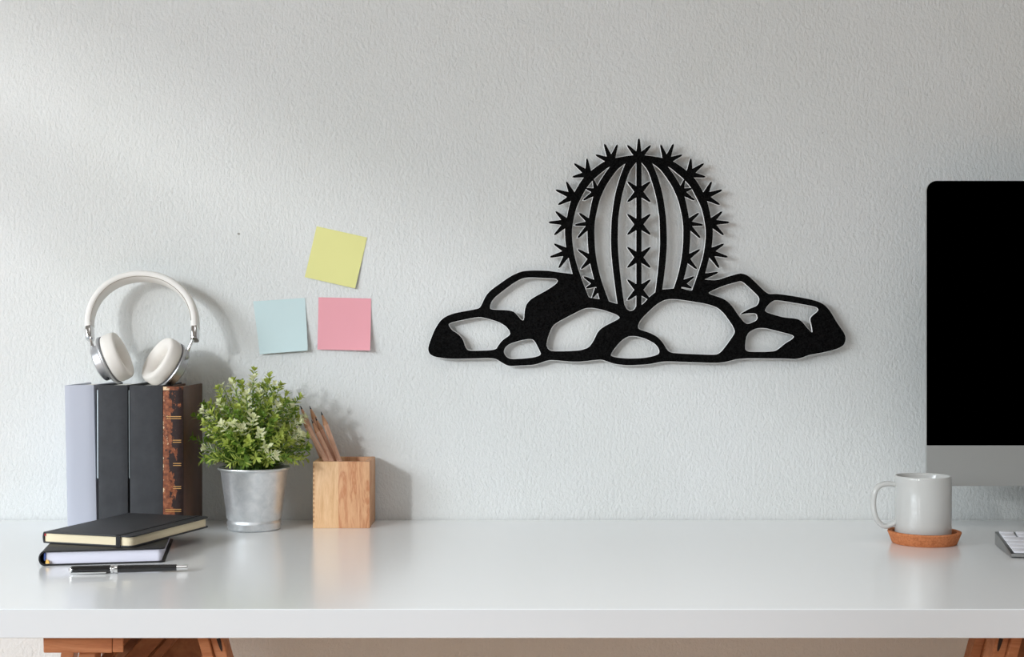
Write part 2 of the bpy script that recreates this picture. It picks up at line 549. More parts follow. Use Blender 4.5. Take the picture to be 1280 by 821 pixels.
def inside(p, poly):
    x, y = p
    r = False
    for (xa, ya), (xb, yb) in zip(poly, poly[1:] + poly[:1]):
        if (ya > y) != (yb > y) and x < (xb - xa) * (y - ya) / (yb - ya) + xa:
            r = not r
    return r

def plate(outer, holes=(), front=0.0, thick=0.0030, bev=0.00062):
    """Sheet metal with cut-outs: loops in wall coordinates (x, z)."""
    loops = []
    for k, l in enumerate([outer] + list(holes)):
        l = [Vector(p) for p in l]
        if (area2(l) > 0) != (k == 0):
            l.reverse()
        loops.append(l)
    bm = bmesh.new()
    y0 = AD - CAM_D + front
    rim = []
    for l in loops:
        n = len(l)
        r = []
        for i in range(n):
            a, b, c = l[i - 1], l[i], l[(i + 1) % n]
            d1, d2 = (b - a).normalized(), (c - b).normalized()
            n1, n2 = Vector((-d1.y, d1.x)), Vector((-d2.y, d2.x))
            q = n1 + n2
            den = max(1 + n1.dot(n2), 0.45)
            r.append(b - q * (bev / den))
        rim.append(r)
    fr = [[bm.verts.new((p.x, y0, p.y)) for p in l] for l in loops]
    md = [[bm.verts.new((p.x, y0 + bev, p.y)) for p in l] for l in rim]
    bk = [[bm.verts.new((p.x, y0 + thick, p.y)) for p in l] for l in rim]
    for r0, r1 in ((fr, md), (md, bk)):
        for a, b in zip(r0, r1):
            for i in range(len(a)):
                f = bm.faces.new((a[i - 1], a[i], b[i], b[i - 1]))
                f.material_index = 1
    for y, ls in ((y0, loops), (y0 + thick, rim)):
        vs, es = [], []
        for l in ls:
            n0, m = len(vs), len(l)
            vs += [Vector((p.x, p.y)) * 1000 for p in l]
            es += [(n0 + i, n0 + (i + 1) % m) for i in range(m)]
        V, _, T = delaunay_2d_cdt(vs, es, [], 0, 1e-5)[:3]
        nv = [bm.verts.new((v.x / 1000, y, v.y / 1000)) for v in V]
        polys = [[(p.x * 1000, p.y * 1000) for p in l] for l in ls]
        for t in T:
            c = (sum(V[i].x for i in t) / 3, sum(V[i].y for i in t) / 3)
            if inside(c, polys[0]) and not any(inside(c, q) for q in polys[1:]):
                bm.faces.new([nv[i] for i in t]).material_index = 0
    bmesh.ops.remove_doubles(bm, verts=bm.verts, dist=1e-7)
    bmesh.ops.recalc_face_normals(bm, faces=bm.faces)
    return bm

def chaikin(l, it=2):
    for _ in range(it):
        o = []
        for i in range(len(l)):
            a, b = Vector(l[i]), Vector(l[(i + 1) % len(l)])
            o += [a * 0.8 + b * 0.2, a * 0.2 + b * 0.8]
        l = o
    return l

MX = 798.6
rock = [(534.9, 435.3), (537.3, 427), (543.1, 412.2), (549.7, 401.5), (556.3, 395.8), (567.8, 391.2), (597.4, 385.9), (600.7, 383.5), (607.2, 369.5),
        (613.8, 362.1), (638.5, 344.8), (651.7, 339), (664.8, 337.9), (684.6, 338.2), (697.8, 340.2), (715.5, 342.3), (716.5, 342.5), (722, 338),
        (725.5, 345.6), (731.6, 360.4), (735.6, 371.1), (738, 372), (749.4, 373.8), (755, 374.5), (761, 376.4), (771.7, 379.8), (777, 380),
        (780.6, 380.5), (783, 386), (787.8, 388.9), (792.5, 387.3), (794.9, 383), (796, 381), (802, 381.5), (807, 376.5), (812.4, 370.4),
        (820.4, 364.3), (825, 362), (829.6, 361.6), (843.9, 360.3), (852, 360), (858.6, 362.2), (865.3, 363.5), (868, 356), (878, 349), (887.4, 349.8), (896.9, 350),
        (910, 345.6), (922, 342.2), (927, 341.5), (934.8, 344), (943, 351.4), (959.5, 367.8), (971, 367), (994, 370.3), (1018.7, 375.2),
        (1030.2, 380.2), (1037.6, 388.4), (1046.7, 404), (1055.7, 416.4), (1057.4, 423.8), (1054.9, 431.2), (1046.7, 436.1), (1027, 441),
        (1011.3, 443.5), (1002.3, 447.1), (994, 448.8), (982.5, 448.1), (925, 447.6), (906.7, 452.6), (893.6, 453.7), (860.7, 452.5),
        (829.4, 451.4), (809.7, 455.5), (785, 456.7), (768.5, 455), (753.7, 449.8), (748.8, 449.4), (720.8, 452.6), (689.6, 449.8),
        (683, 450.9), (668.2, 455.9), (655, 456.7), (636.9, 457.5), (630.3, 455), (618, 447.1), (590.8, 448.1), (561.2, 448.5), (543.1, 446), (536.5, 441.9)]
holes = [
    [(559.9, 404.9), (566.1, 402.4), (597.4, 395.8), (608.9, 397.8), (623.7, 402.4), (631.9, 407.3), (636.9, 413.1), (637.9, 418.4), (628.6, 424.6), (623.7, 430.3),
     (619.6, 437.7), (585, 438.6), (581.8, 433.6), (578.5, 423.8), (572.7, 417.2), (564.5, 412.3)],
    [(629.5, 440.2), (631.1, 434.5), (636.9, 429.5), (651.7, 425.1), (659.9, 423.8), (664.9, 423.8), (669, 427), (673.1, 435.3), (676.4, 441.9), (674.7, 444.3),
     (668.2, 446.5), (655, 448.1), (638.5, 448.8), (632.8, 446)],
    [(612.2, 384.3), (613.8, 377.7), (618.8, 371.1), (640.2, 354.7), (651.7, 348.1), (661.5, 346.5), (687.9, 347.8), (694.5, 348.1), (697.6, 350.6), (695.3, 354.7),
     (684.6, 362.1), (664.9, 372.8), (658.3, 379.3), (655.8, 387.6), (655, 400.3), (651.7, 399.9), (647.6, 395), (642.6, 389.6), (636.9, 387.9), (617.1, 386.8), (613, 386.2)],
    [(683, 430.4), (684.6, 422.1), (689.6, 409), (694.5, 404), (710.9, 395), (730.7, 385.1), (740.6, 384.6), (753.7, 387.2), (770.2, 392.8), (775, 396.6), (772.6, 399.1),
     (753.7, 408.6), (747.1, 414.7), (741.4, 427.1), (735.6, 434.5), (725.8, 437.8), (709.3, 438.9), (689.6, 438.9), (684.6, 436.1)],
    [(763.1, 443.8), (766.9, 436.9), (776.8, 425.4), (785, 420.2), (794.9, 419.9), (806.4, 423), (817.9, 428.7), (822.9, 434.5), (824.5, 439.4), (822.9, 442.7),
     (816.3, 445.2), (803.1, 447.6), (785, 448.1), (773.5, 447.1), (765.3, 445.4)],
    [(797.2, 409.4), (799, 402.4), (804.8, 395), (819.6, 381), (829.5, 375.2), (837.7, 373.6), (850.9, 374.4), (883.8, 379.7), (897, 384.3), (905.2, 391.7), (915.1, 405.7),
     (918.7, 413.1), (918, 417.2), (910.1, 428.7), (901.9, 439.4), (897, 442.7), (890.4, 443.5), (842.6, 441.5), (836, 439.4), (832.7, 435.3), (827.8, 427), (821.2, 420.5),
     (811.4, 415.5), (799.8, 411.9)],
    [(884.6, 366.4), (890.4, 362.9), (903.6, 357.1), (923.3, 351.7), (926.6, 351.4), (930.7, 353.9), (939.8, 362.1), (948, 370.3), (949.3, 373.6), (948, 379.3), (945.5, 382.6),
     (936.5, 385.9), (929.1, 390), (924.4, 393.4), (934, 391.4), (945.5, 391.4), (947.1, 397.4), (945.5, 400.7), (938.1, 404), (933.2, 404.8), (929, 401.5), (923, 394),
     (916.6, 384.3), (910, 376.9), (903.5, 373.1), (893.6, 369.5)],
    [(955.7, 388), (958.7, 382.6), (963.6, 377.7), (969.3, 374.7), (994, 378.5), (1020.3, 383.4), (1023.3, 386.7), (1021.2, 390), (1014.6, 395), (1012.4, 399.1),
     (1014.6, 407.3), (1015.9, 416.4), (1010.5, 411.4), (1002.2, 401.5), (997.3, 398.7), (992.4, 397.8), (979.2, 396.6), (969.3, 393.8), (958.7, 390.5)],
    [(931.2, 435.3), (932.3, 422.1), (935.6, 415.5), (943, 411.1), (949.6, 409.8), (957.8, 410.1), (985.8, 417.2), (990.7, 418.8), (992.6, 420.8), (990.7, 423.7),
     (980.9, 429.5), (974.3, 435.3), (969.3, 438.6), (959.5, 439.7), (936.4, 439.7), (932.3, 437.7)]]
ribA = ([(798.6, 193.6), (789.8, 194.1), (771.7, 196.8), (756.3, 201.5), (740.3, 212.2), (728.9, 222.9), (718.8, 239), (712.8, 253), (708.4, 272.5), (706.1, 288), (707.5, 308.8), (711.5, 325.5), (716.4, 345), (718.5, 353), (721.5, 364)],
        [(733.5, 366), (729, 354), (720.8, 329.5), (716.8, 312), (715.1, 293.4), (716.2, 279.1), (720.2, 261), (726.2, 247.7), (733.6, 234.3), (742.9, 223.6), (752.3, 215.5), (762.4, 208.2), (779, 203.8), (798.6, 202.2)])
ribB = ([(768, 202.5), (762.4, 208.2), (755, 218.2), (747, 231.6), (740.9, 247.7), (735.6, 274.5), (734.2, 291.4), (735.6, 315.5), (737.6, 328.9), (742.3, 348.3), (747, 365), (750.4, 377)],
        [(762, 378.5), (753.7, 356.3), (748.3, 337.6), (744.3, 314.8), (743.2, 293.4), (743.6, 279.1), (745.6, 266.4), (749.6, 250.3), (755.7, 235.6), (763, 223.6), (772.4, 211.5), (781.8, 204.1), (784, 202)])
ribC = ([(783, 202), (781.8, 204.1), (775.1, 220.9), (769.1, 242.3), (765.7, 263.7), (764.2, 279.1), (763.7, 306.8), (765.7, 333.6), (769.1, 360.4), (771.9, 381)],
        [(781, 384), (777.1, 357.7), (774.4, 333.6), (772.4, 306.8), (772.7, 279.1), (773.7, 266.4), (777.1, 246.3), (781.8, 228.9), (787.1, 214.2), (793.8, 204.8), (797, 201)])
# the ribs of the right half end sooner, on the back of the big boulder
cutR = {'A': 361.5, 'B': 369, 'C': 371}
shapes = []                                        # outlines of the solid pieces, merged below into one cut sheet
rock_s = [tuple(p) for p in chaikin(rock, 2)]
holes_s = [[tuple(p) for p in chaikin(h, 2)] for h in holes]
for key, (l, r) in (('A', ribA), ('B', ribB), ('C', ribC)):
    poly = [(p.x, p.y) for p in catmull(l, 4) + catmull(r, 4)]
    shapes.append(poly)
    rp = []
    for (xa, ya), (xb, yb) in zip(poly, poly[1:] + poly[:1]):
        c = cutR[key]
        if ya <= c:
            rp.append((2 * MX - xa, ya))
        if (ya - c) * (yb - c) < 0:
            f = (c - ya) / (yb - ya)
            rp.append((2 * MX - (xa + (xb - xa) * f), c))
    shapes.append(rp)
shapes.append([(795.3, 198.5), (802.0, 198.5), (802.0, 386), (795.3, 386)])
def spike(c, t, w=4.5, wt=1.0):
    c, t = Vector(c), Vector(t)
    d = (t - c).normalized()
    n = Vector((-d.y, d.x))
    L = (t - c).length
    pts = [c + n * w, c + d * L * 0.5 + n * (w * 0.58), c + d * (L - 2.2) + n * (wt + 0.35), c + d * (L - 0.5) + n * wt * 0.5, t,
           c + d * (L - 0.5) - n * wt * 0.5, c + d * (L - 2.2) - n * (wt + 0.35), c + d * L * 0.5 - n * (w * 0.58), c - n * w]
    shapes.append([(p.x, p.y) for p in pts])
stars = [((764.0, 201.5), [(744.3, 193.4), (755.4, 179.6), (771.7, 180.4)]),
         ((735.5, 217.5), [(717.3, 204.2), (733.6, 197.7), (715.1, 221.2)]),
         ((716.5, 245.5), [(694.3, 237.2), (707.7, 226.7), (697.3, 255.9)]),
         ((709.5, 278.0), [(694.3, 264.0), (685.3, 277.9), (692.5, 294.0)]),
         ((711.0, 315.0), [(692.2, 304.6), (687.2, 321.3), (698.3, 335.1)])]
inner = [((746.0, 239.3), [(741.4, 224.0), (732.0, 235.4), (728.7, 250.3)]),
         ((739.5, 279.0), [(723.5, 266.0), (718.0, 281.2), (721.7, 297.6)]),
         ((739.5, 323.0), [(722.1, 311.5), (726.0, 336.4)]),
         ((745.0, 354.5), [(729.1, 345.4), (732.0, 360.3)])]
for c, tips in stars + inner:
    w = 4.5 if (c, tips) in stars else 4.1
    for t in tips:
        spike(c, t, w)
        spike((2 * MX - c[0], c[1]), (2 * MX - t[0], t[1]), w)
for t in ((798.5, 172.7), (783.8, 181.2), (813.6, 181.4)):
    spike((798.6, 197), t)
spike((878, 346), (897.7, 340.2), 4.2)
spike((747, 361), (740.2, 372.6), 3.8)
for y in (239.6, 280.4, 321.6, 362.2):
    for sx in (-1, 1):
        for sy in (-1, 1):
            spike((798.6, y), (798.6 + sx * 14.6, y + sy * 13.0), 4.8)
def union_loops():
    vs, es = [], []
    for poly in [rock_s] + holes_s + shapes:
        n0, m = len(vs), len(poly)
        vs += [Vector(p) for p in poly]
        es += [(n0 + i, n0 + (i + 1) % m) for i in range(m)]
    V, _, T = delaunay_2d_cdt(vs, es, [], 0, 1e-4)[:3]
    bb = [(min(p[0] for p in q), max(p[0] for p in q), min(p[1] for p in q), max(p[1] for p in q), q) for q in shapes]
    edges = set()
    for t in T:
        c = (sum(V[i].x for i in t) / 3, sum(V[i].y for i in t) / 3)
        ok = any(a <= c[0] <= b and d <= c[1] <= e and inside(c, q) for a, b, d, e, q in bb)
        if not ok and inside(c, rock_s):
            ok = not any(inside(c, h) for h in holes_s)
        if ok:
            t = list(t)
            if (V[t[1]] - V[t[0]]).cross(V[t[2]] - V[t[0]]) < 0:
                t.reverse()
            edges |= {(t[0], t[1]), (t[1], t[2]), (t[2], t[0])}
    nxt = {}
    for a, b in edges:
        if (b, a) not in edges:
            nxt.setdefault(a, []).append(b)
    loops = []
    while nxt:
        st = next(iter(nxt))
        cur, l = st, []
        while True:
            l.append(cur)
            b = nxt[cur].pop()
            if not nxt[cur]:
                del nxt[cur]
            cur = b
            if cur == st or cur not in nxt:
                break
        pts = []
        for i in l:
            if not pts or (V[i] - pts[-1]).length > 0.12:
                pts.append(V[i].copy())
        if len(pts) > 3 and (pts[0] - pts[-1]).length < 0.12:
            pts.pop()
        if len(pts) >= 3 and abs(area2(pts)) > 1.5:
            loops.append(pts)
    loops.sort(key=lambda q: -abs(area2(q)))
    return loops
loops = union_loops()
art = [plate([A2(p) for p in loops[0]], [[A2(p) for p in l] for l in loops[1:] if area2(l) * area2(loops[0]) < 0])]
art_o = obj('metal_wall_art', art, [art_m, art_edge], None, smooth=False)
tag(art_o, 'black cut-metal wall art of a round spiny cactus among boulders', 'wall art')
# hidden spacers that hold it off the wall
for x, y in ((556, 430), (1035, 425), (705, 385), (805, 385), (728, 452 - 6), (870, 448)):
    q = P(x, y, AD)
    obj('spacer', xf(lathe([(0, -0.0055), (0.0020, -0.0055), (0.0020, 0.0055), (0, 0.0055)], 20), Matrix.Translation((q.x, -0.0058, q.z)) @ Matrix.Rotation(math.pi / 2, 4, 'X')), rubber_m, art_o)

# ------------------------------------------------------------------ sticky notes
def note(name_label, corners, mat, curl, back_curl=0.0):
    tl, tr, br, bl = [P(x, y, 1.9995) for x, y in corners]
    bm = bmesh.new()
    N = 14
    for side in (0, 1):
        g = []
        for j in range(N + 1):
            v = j / N
            row = []
            for i in range(N + 1):
                u = i / N
                p = tl.lerp(tr, u).lerp(bl.lerp(br, u), v)
                off = curl(u, v) + 0.0004
                row.append(bm.verts.new((p.x, -off - (0.00025 if side == 0 else 0), p.z)))
            g.append(row)
        if side == 0:
            g0 = g
        for j in range(N):
            for i in range(N):
                bm.faces.new((g[j][i], g[j][i + 1], g[j + 1][i + 1], g[j + 1][i]))
    ring = lambda G: [G[0][i] for i in range(N)] + [G[j][N] for j in range(N)] + [G[N][N - i] for i in range(N)] + [G[N - j][0] for j in range(N)]
    a, b = ring(g0), ring(g)
    for i in range(len(a)):
        bm.faces.new((a[i - 1], a[i], b[i], b[i - 1]))
    bmesh.ops.recalc_face_normals(bm, faces=bm.faces)
    cx = sum((Vector(c) for c in (tl, tr, br, bl)), Vector()) / 4
    return tag(obj('sticky_note', bm, mat, None, loc=(cx.x, 0, cx.z), world=True), name_label, 'sticky note', 'sticky notes on the wall')
def paper(name, c):
    m = Mat(name, c, 0.75, spec=0.2)
    return m.bump(m.noise(70, 3, 0.5), 0.15, 0.0006)
note('yellow sticky note, tilted, topmost of the three on the wall', [(395.8, 282.7), (458.9, 296.7), (444.3, 360.5), (381.1, 346.3)], paper('yellow_note_paper', rgb(228, 226, 154)),
     lambda u, v: 0.0045 * v ** 2.2 * (0.35 + 0.65 * u))
note('pale blue sticky note on the wall above the potted plant', [(316.4, 376.6), (381.3, 372.2), (385.7, 437.8), (325.5, 442.6)], paper('blue_note_paper', rgb(204, 224, 226)),
     lambda u, v: 0.009 * v ** 2 * (0.6 + 0.4 * u) + 0.001 * math.sin(v * 6) * (1 - u) * v)
note('pink sticky note on the wall, right of the pale blue note', [(398.2, 371.5), (463.9, 373.0), (463.6, 438.0), (397.1, 436.8)], paper('pink_note_paper', rgb(238, 168, 178)),
     lambda u, v: 0.011 * v ** 2.0 * (0.25 + 0.75 * u ** 1.5))

# ------------------------------------------------------------------ books standing by the wall
def book(name, label, xl, xr, d, depth, h, cover, page, tilt=0.0, board=0.0028, recess=0.0024, spine_m=None, mats=None):
    """xl, xr: world x of the spine's edges at the shelf; spine faces the viewer."""
    w = xr - xl
    t = thing(name, label, 'book', ((xl + xr) / 2, d - CAM_D, TOP), 0, 'books standing in a row')
    hw = w / 2
    cov = []
    cov.append(box(-hw, -hw + board, 0.0040, depth, 0.0, h, 0.0005))
    cov.append(box(hw - board, hw, 0.0040, depth, 0.0, h, 0.0005))
    # gently rounded spine
    N = 10
    A, B = [], []
    for i in range(N + 1):
        u = -1 + 2 * i / N
        y = 0.0022 * abs(u) ** 4
        A.append((u * hw, y, 0)); B.append((u * hw, y, h))
    for i in range(N, -1, -1):
        u = -1 + 2 * i / N
        A.append((u * hw, 0.0045, 0)); B.append((u * hw, 0.0045, h))
    spine = hull(A, B)
    if spine_m:
        obj('cover', cov, cover, t)
        obj('spine', spine, spine_m, t)
    else:
        obj('cover', cov + [spine], cover, t)
    obj('pages', box(-hw + board, hw - board, 0.004, depth - 0.004, 0.004, h - recess), page, t)
    t.rotation_euler = (0, tilt, 0)
    return t
bd = 1.88
bk = bd / F
X = lambda px: (px - 640) * bk
b1 = book('hardback_book', 'pale grey hardback book, leftmost of the standing row', X(84), X(120.3), bd, 0.112, 0.1965, grey_cloth, paper_m, math.radians(-1.2))
b1.location.z = TOP + 0.0004
b2 = book('hardback_book', 'black hardback book next to the pale grey book in the standing row', X(122.6), X(159.2), bd, 0.112, 0.1965, black_cloth, paper_m, math.radians(-0.15))
obj('edge_strip', box(-0.0208, -0.0197, 0.0012, 0.004, 0.0715, 0.190), strip_m, b2)['label'] = 'thin white strip along the left edge of the spine'
b3 = book('hardback_book', 'black hardback book leaning next to the worn brown antique book', X(161.9), X(203.2), bd + 0.001, 0.112, 0.1962, black_cloth, paper_m, math.radians(-0.25))
obj('edge_strip', box(-0.0232, -0.0221, 0.0012, 0.004, 0.0715, 0.190), strip_grey, b3)['label'] = 'thin grey strip along the left edge of the spine'
b4 = book('antique_book', 'antique book with worn rust and dark leather spine, rightmost of the standing row', X(203.4), X(228.6), bd, 0.118, 0.1945, board_m, old_paper, 0, 0.0032, 0.0030, leather)
bh = 0.0135
for y, x0 in ((522, -0.0085), (551.5, 0.000), (580.5, 0.0005), (609.3, 0.0005), (638, -0.010)):
    z = CAM_Z - (y - 410.5) * bk - TOP
    obj('gilt_band', [box(x0, 0.0112, -0.0003, 0.0015, z + q - 0.0005, z + q + 0.0005) for q in (-0.0015, 0.0012)], gilt_m, b4)
for b in (b2, b3, b4):
    b.location.z = TOP + 0.0003

# ------------------------------------------------------------------ headphones leaning on the wall above the books
HL = math.radians(21)
hp = thing('headphones', 'white over-ear headphones with silver metal cups, standing on top of the books', 'headphones', P(178, 481, 1.925))
band_px = [(111.8, 412), (112.2, 398), (116, 384), (123.5, 370.5), (135, 359), (149, 351), (165.5, 346.3), (182, 345.5), (199, 348), (214.5, 354.5), (228, 365), (237.5, 378), (243, 394), (244.2, 412)]
def HZ(py):
    return 1.937 + (412 - py) / 900 * math.tan(HL)
path = catmull([P(x, y, HZ(y)) for x, y in band_px], 6)
NV = Vector((0, math.cos(HL), -math.sin(HL)))
def sec(a, b, p=2.6, n=28):
    o = []
    for k in range(n):
        t = 2 * math.pi * k / n
        c, s = math.cos(t), math.sin(t)
        o.append((b * math.copysign(abs(c) ** (2 / p), c), a * math.copysign(abs(s) ** (2 / p), s)))
    return o
nP = len(path)
def band_sec(i):
    u = min(i, nP - 1 - i) / (nP / 2)
    return sec(0.0056 + 0.0006 * min(1, u * 2), 0.0098 + 0.0032 * min(1, u * 1.6))
hb = obj('headband', sweep(path, band_sec, NV), white_hide, hp, world=True)
# stitched seam along the front inner edge
seam = []
for i in range(3, nP - 3):
    t = (path[i + 1] - path[i - 1]).normalized()
    b = t.cross(NV).normalized()
    u = min(i, nP - 1 - i) / (nP / 2)
    seam.append(path[i] - NV * (0.0098 + 0.0032 * min(1, u * 1.6)) * 0.86 - b * (0.0056 + 0.0006 * min(1, u * 2)) * 0.70)
obj('seam', tube(seam, 0.0005, 6), thread_m, hb, world=False).location = -Vector(hp.location)
def rounded(pts, a, b):
    return sweep(pts, lambda i: sec(a, b, 3.2), NV)
def ear(side, sl_px, rod_px, knob_px, cen, nrm, rot_up):
    zd = HZ(412)
    # metal sleeve at the end of the headband
    p0, p1 = P(sl_px[0][0], sl_px[0][1], HZ(sl_px[0][1])), P(sl_px[1][0], sl_px[1][1], HZ(sl_px[1][1]))
    sl = sweep([p0, p0.lerp(p1, 0.15), p0.lerp(p1, 0.85), p1], lambda i: sec((0.0050, 0.0055, 0.0056, 0.0050)[i], (0.0095, 0.0101, 0.0101, 0.0092)[i], 3.0), NV)
    obj('end_sleeve', sl, chrome, hp, world=True)
    n = Vector(nrm).normalized()
    M = n.to_track_quat('Z', 'Y').to_matrix().to_4x4()
    c = P(*cen)
    T = Matrix.Translation(c) @ M
    k = P(knob_px[0], knob_px[1], knob_px[2])
    r0 = P(rod_px[0], rod_px[1], HZ(rod_px[1]))
    obj('arm', tube(catmull([r0, r0.lerp(k, 0.5) + Vector((0, -0.001, 0)), k], 4), lambda i: 0.0022 + 0.0004 * (i > 4), 14), chrome, hp, world=True)
    kn = lathe([(0, 0.0052), (0.002, 0.005), (0.0042, 0.003), (0.0047, 0), (0.0042, -0.003), (0.002, -0.005), (0, -0.0052)], 24)
    out = -n
    obj('hinge', xf(kn, Matrix.Translation(k) @ Matrix.Diagonal((1.05, 1.05, 1.35, 1))), alu, hp, world=True)
    R = 0.0345
    shell = lathe([(0, -0.0150), (R * 0.50, -0.0149), (R * 0.66, -0.0142), (R * 0.72, -0.0124), (R * 0.74, -0.0034), (R * 0.97, -0.0016), (R * 1.01, 0.0), (R * 1.01, 0.0016), (R * 0.98, 0.0026), (0, 0.0026)], 72)
    cup = obj('ear_cup', xf(shell, T), alu, hp, world=True)
    obj('gasket', xf(lathe([(R * 0.9, 0.0024), (R * 0.985, 0.0026), (R * 0.985, 0.0036), (R * 0.9, 0.0040)], 72, True), T), gasket_m, cup, world=False).location = -Vector(hp.location)
    prof = []
    prof += [(R * 0.50, 0.0040), (R * 0.95, 0.0040), (R * 0.99, 0.0062), (R * 1.0, 0.0120), (R * 0.985, 0.0180), (R * 0.955, 0.0212), (R * 0.915, 0.0226), (R * 0.84, 0.0228), (R * 0.70, 0.0218), (R * 0.58, 0.0190), (R * 0.51, 0.0145), (R * 0.48, 0.0080)]
    pad = obj('ear_pad', xf(lathe(prof, 72, True), T), pad_m, hp, angle=80, world=True)
    obj('pad_cloth', xf(lathe([(0, 0.0105), (R * 0.55, 0.0100)], 48), T), mesh_m, pad).location = -Vector(hp.location)
    if side < 0:
        g = Vector((0, -0.45, -1))
        g = (g - n * g.dot(n)).normalized()
        pp_ = lathe([(0, 0.0016), (0.0020, 0.0015), (0.0024, 0.0004), (0.0024, -0.002)], 16)
        obj('port', xf(pp_, Matrix.Translation(c - n * 0.008 + g * (R * 0.735)) @ g.to_track_quat('Z', 'Y').to_matrix().to_4x4()), rubber_m, cup).location = -Vector(hp.location)
ear(-1, [(112.0, 408.5), (112.6, 424)], (113.2, 421), (117.0, 438.5, 1.922), (135.3, 450.5, 1.926), (0.90, 0.03, 0.39), 2.4)
ear(1, [(244.2, 408.5), (243.6, 425)], (242.5, 421.5), (232.8, 443, 1.932), (212.0, 457.5, 1.937), (-0.66, -0.50, 0.49), 0.6)

# ------------------------------------------------------------------ potted plant
pot_loc = P(317.8, 410.5, 1.908)
pot_loc.z = TOP
plant = thing('potted_plant', 'bushy green plant with cream-tipped leaves in a galvanised bucket pot', 'plant', pot_loc)
pp = [(0, 0.0012), (0.030, 0.0012), (0.0335, 0.0), (0.0352, 0.0010), (0.0362, 0.0035), (0.0355, 0.0062), (0.0368, 0.0090), (0.0366, 0.0112), (0.0352, 0.0128), (0.0352, 0.0142), (0.0372, 0.0160),
      (0.0385, 0.030), (0.0452, 0.0795), (0.0462, 0.0808), (0.0484, 0.0818), (0.0490, 0.0832), (0.0484, 0.0846), (0.0470, 0.0848), (0.0455, 0.0838), (0.0445, 0.0800), (0.0425, 0.068), (0, 0.068)]
obj('pot', lathe(pp, 96), zinc, plant, angle=50)
obj('soil', lathe([(0, 0.0755), (0.02, 0.0745), (0.0432, 0.0705), (0.0432, 0.0690), (0, 0.0690)], 40), soil_m, plant)

def leaf(bm, base, d, up, L, w, mi, curl=0.15, spoon=True):
    d = d.normalized()
    s = d.cross(up)
    if s.length < 1e-4:
        s = d.cross(Vector((1, 0, 0)))
    s.normalize()
    n = s.cross(d).normalized()
    at = lambda t: base + d * (L * t) + n * (-curl * L * t * t)
    w1, w2 = (0.55, 1.0) if spoon else (0.95, 0.75)
    cup = n * (w * 0.28)
    V = bm.verts.new
    b0, t0 = V(at(0)), V(at(1))
    c1, c2 = V(at(0.34)), V(at(0.70))
    l1, r1 = V(at(0.34) + s * w * w1 + cup * w1), V(at(0.34) - s * w * w1 + cup * w1)
    l2, r2 = V(at(0.72) + s * w * w2 + cup * w2), V(at(0.72) - s * w * w2 + cup * w2)
    for q in ((b0, c1, l1), (b0, r1, c1), (l1, c1, c2, l2), (c1, r1, r2, c2), (l2, c2, t0), (c2, r2, t0)):
        f = bm.faces.new(q)
        f.material_index = mi

stems, fol, pale = bmesh.new(), bmesh.new(), bmesh.new()
stem_list = []
def sprig(tip, kind):
    a = random.uniform(0, 2 * math.pi)
    r = random.uniform(0, 0.030)
    rad = Vector((tip.x, tip.y, 0))
    b = Vector((math.cos(a) * r, math.sin(a) * r, 0.070)) * 0.5 + Vector((rad.x * 0.16, rad.y * 0.16, 0.035))
    b.z = 0.071
    m = Vector((tip.x * 0.50 + random.uniform(-.006, .006), tip.y * 0.50 + random.uniform(-.006, .006), b.z + (tip.z - b.z) * 0.62 + random.uniform(0, 0.012)))
    # lower sprigs clear the rim before they bend out
    if tip.z < 0.115:
        m.z = max(m.z, 0.105)
    n = 10
    pts = [b * (1 - t) ** 2 + m * 2 * t * (1 - t) + tip * t * t for t in [k / n for k in range(n + 1)]]
    stem_list.append(tube(pts, lambda i: 0.0011 - 0.0006 * i / n, 5))
    rot = random.uniform(0, math.pi)
    for k in range(3 if tip.z < 0.14 else 4, n + 1):
        t = (pts[min(k + 1, n)] - pts[max(k - 1, 0)]).normalized()
        u = t.orthogonal().normalized()
        f = k / n
        narrow = f < (0.66 if tip.z > 0.118 else 0.93)
        for h_ in ((0, 0.5) if k < n else (0,)):
            p = pts[k].lerp(pts[min(k + 1, n)], h_)
            rot += math.pi / 2 + random.uniform(-.3, .3)
            for q in (0, 1):
                o = Matrix.Rotation(rot + q * math.pi, 3, t) @ u
                d = (o * random.uniform(0.6, 1.0) + t * (0.75 if f < 0.85 else 1.0)).normalized()
                L = random.uniform(0.0095, 0.0135) if narrow else random.uniform(0.0085, 0.0120)
                w = random.uniform(0.0009, 0.0014) if narrow else random.uniform(0.0019, 0.0030)
                if kind == 2 and f > 0.74:
                    leaf(pale, p, d, t, L * 1.05, w * 0.95, 0, 0.25)
                else:
                    mi = 0 if (f < 0.6 or random.random() < (0.75 if kind == 0 else 0.12)) else 1
                    leaf(fol, p, d, t, L, w, mi, 0.2, not narrow)
        if k == n and tip.z > 0.105:
            for q in range(6):
                o = Matrix.Rotation(q * 1.05 + rot, 3, t) @ u
                leaf(pale if kind == 2 else fol, pts[n], t + o * (0.45 + 0.5 * (q % 2)), t, random.uniform(.006, .0095), random.uniform(.0017, .0026), 0 if kind == 2 else (1 if kind else 0), 0.1)
# sprig tips over a dome, wider towards the sides; local frame of the pot
N = 128
SC = 1.908 / F
for i in range(N):
    z = 1 - 1.36 * (i + 0.5) / N
    ph = i * 2.39996
    rr = math.sqrt(max(0, 1 - z * z))
    j = random.uniform(0.80, 1.0) if i % 4 else random.uniform(0.55, 0.8)
    x = rr * math.cos(ph) * 0.0755 * j
    y = rr * math.sin(ph) * 0.068 * j
    zz = 0.122 + z * (0.088 if z > 0 else 0.14) * j
    tip = Vector((x, min(y, 0.072), max(zz, 0.095)))
    pr = 0.24 if z > 0.1 else 0.12
    kind = 2 if random.random() < pr else (1 if random.random() < 0.5 else 0)
    sprig(tip, kind)
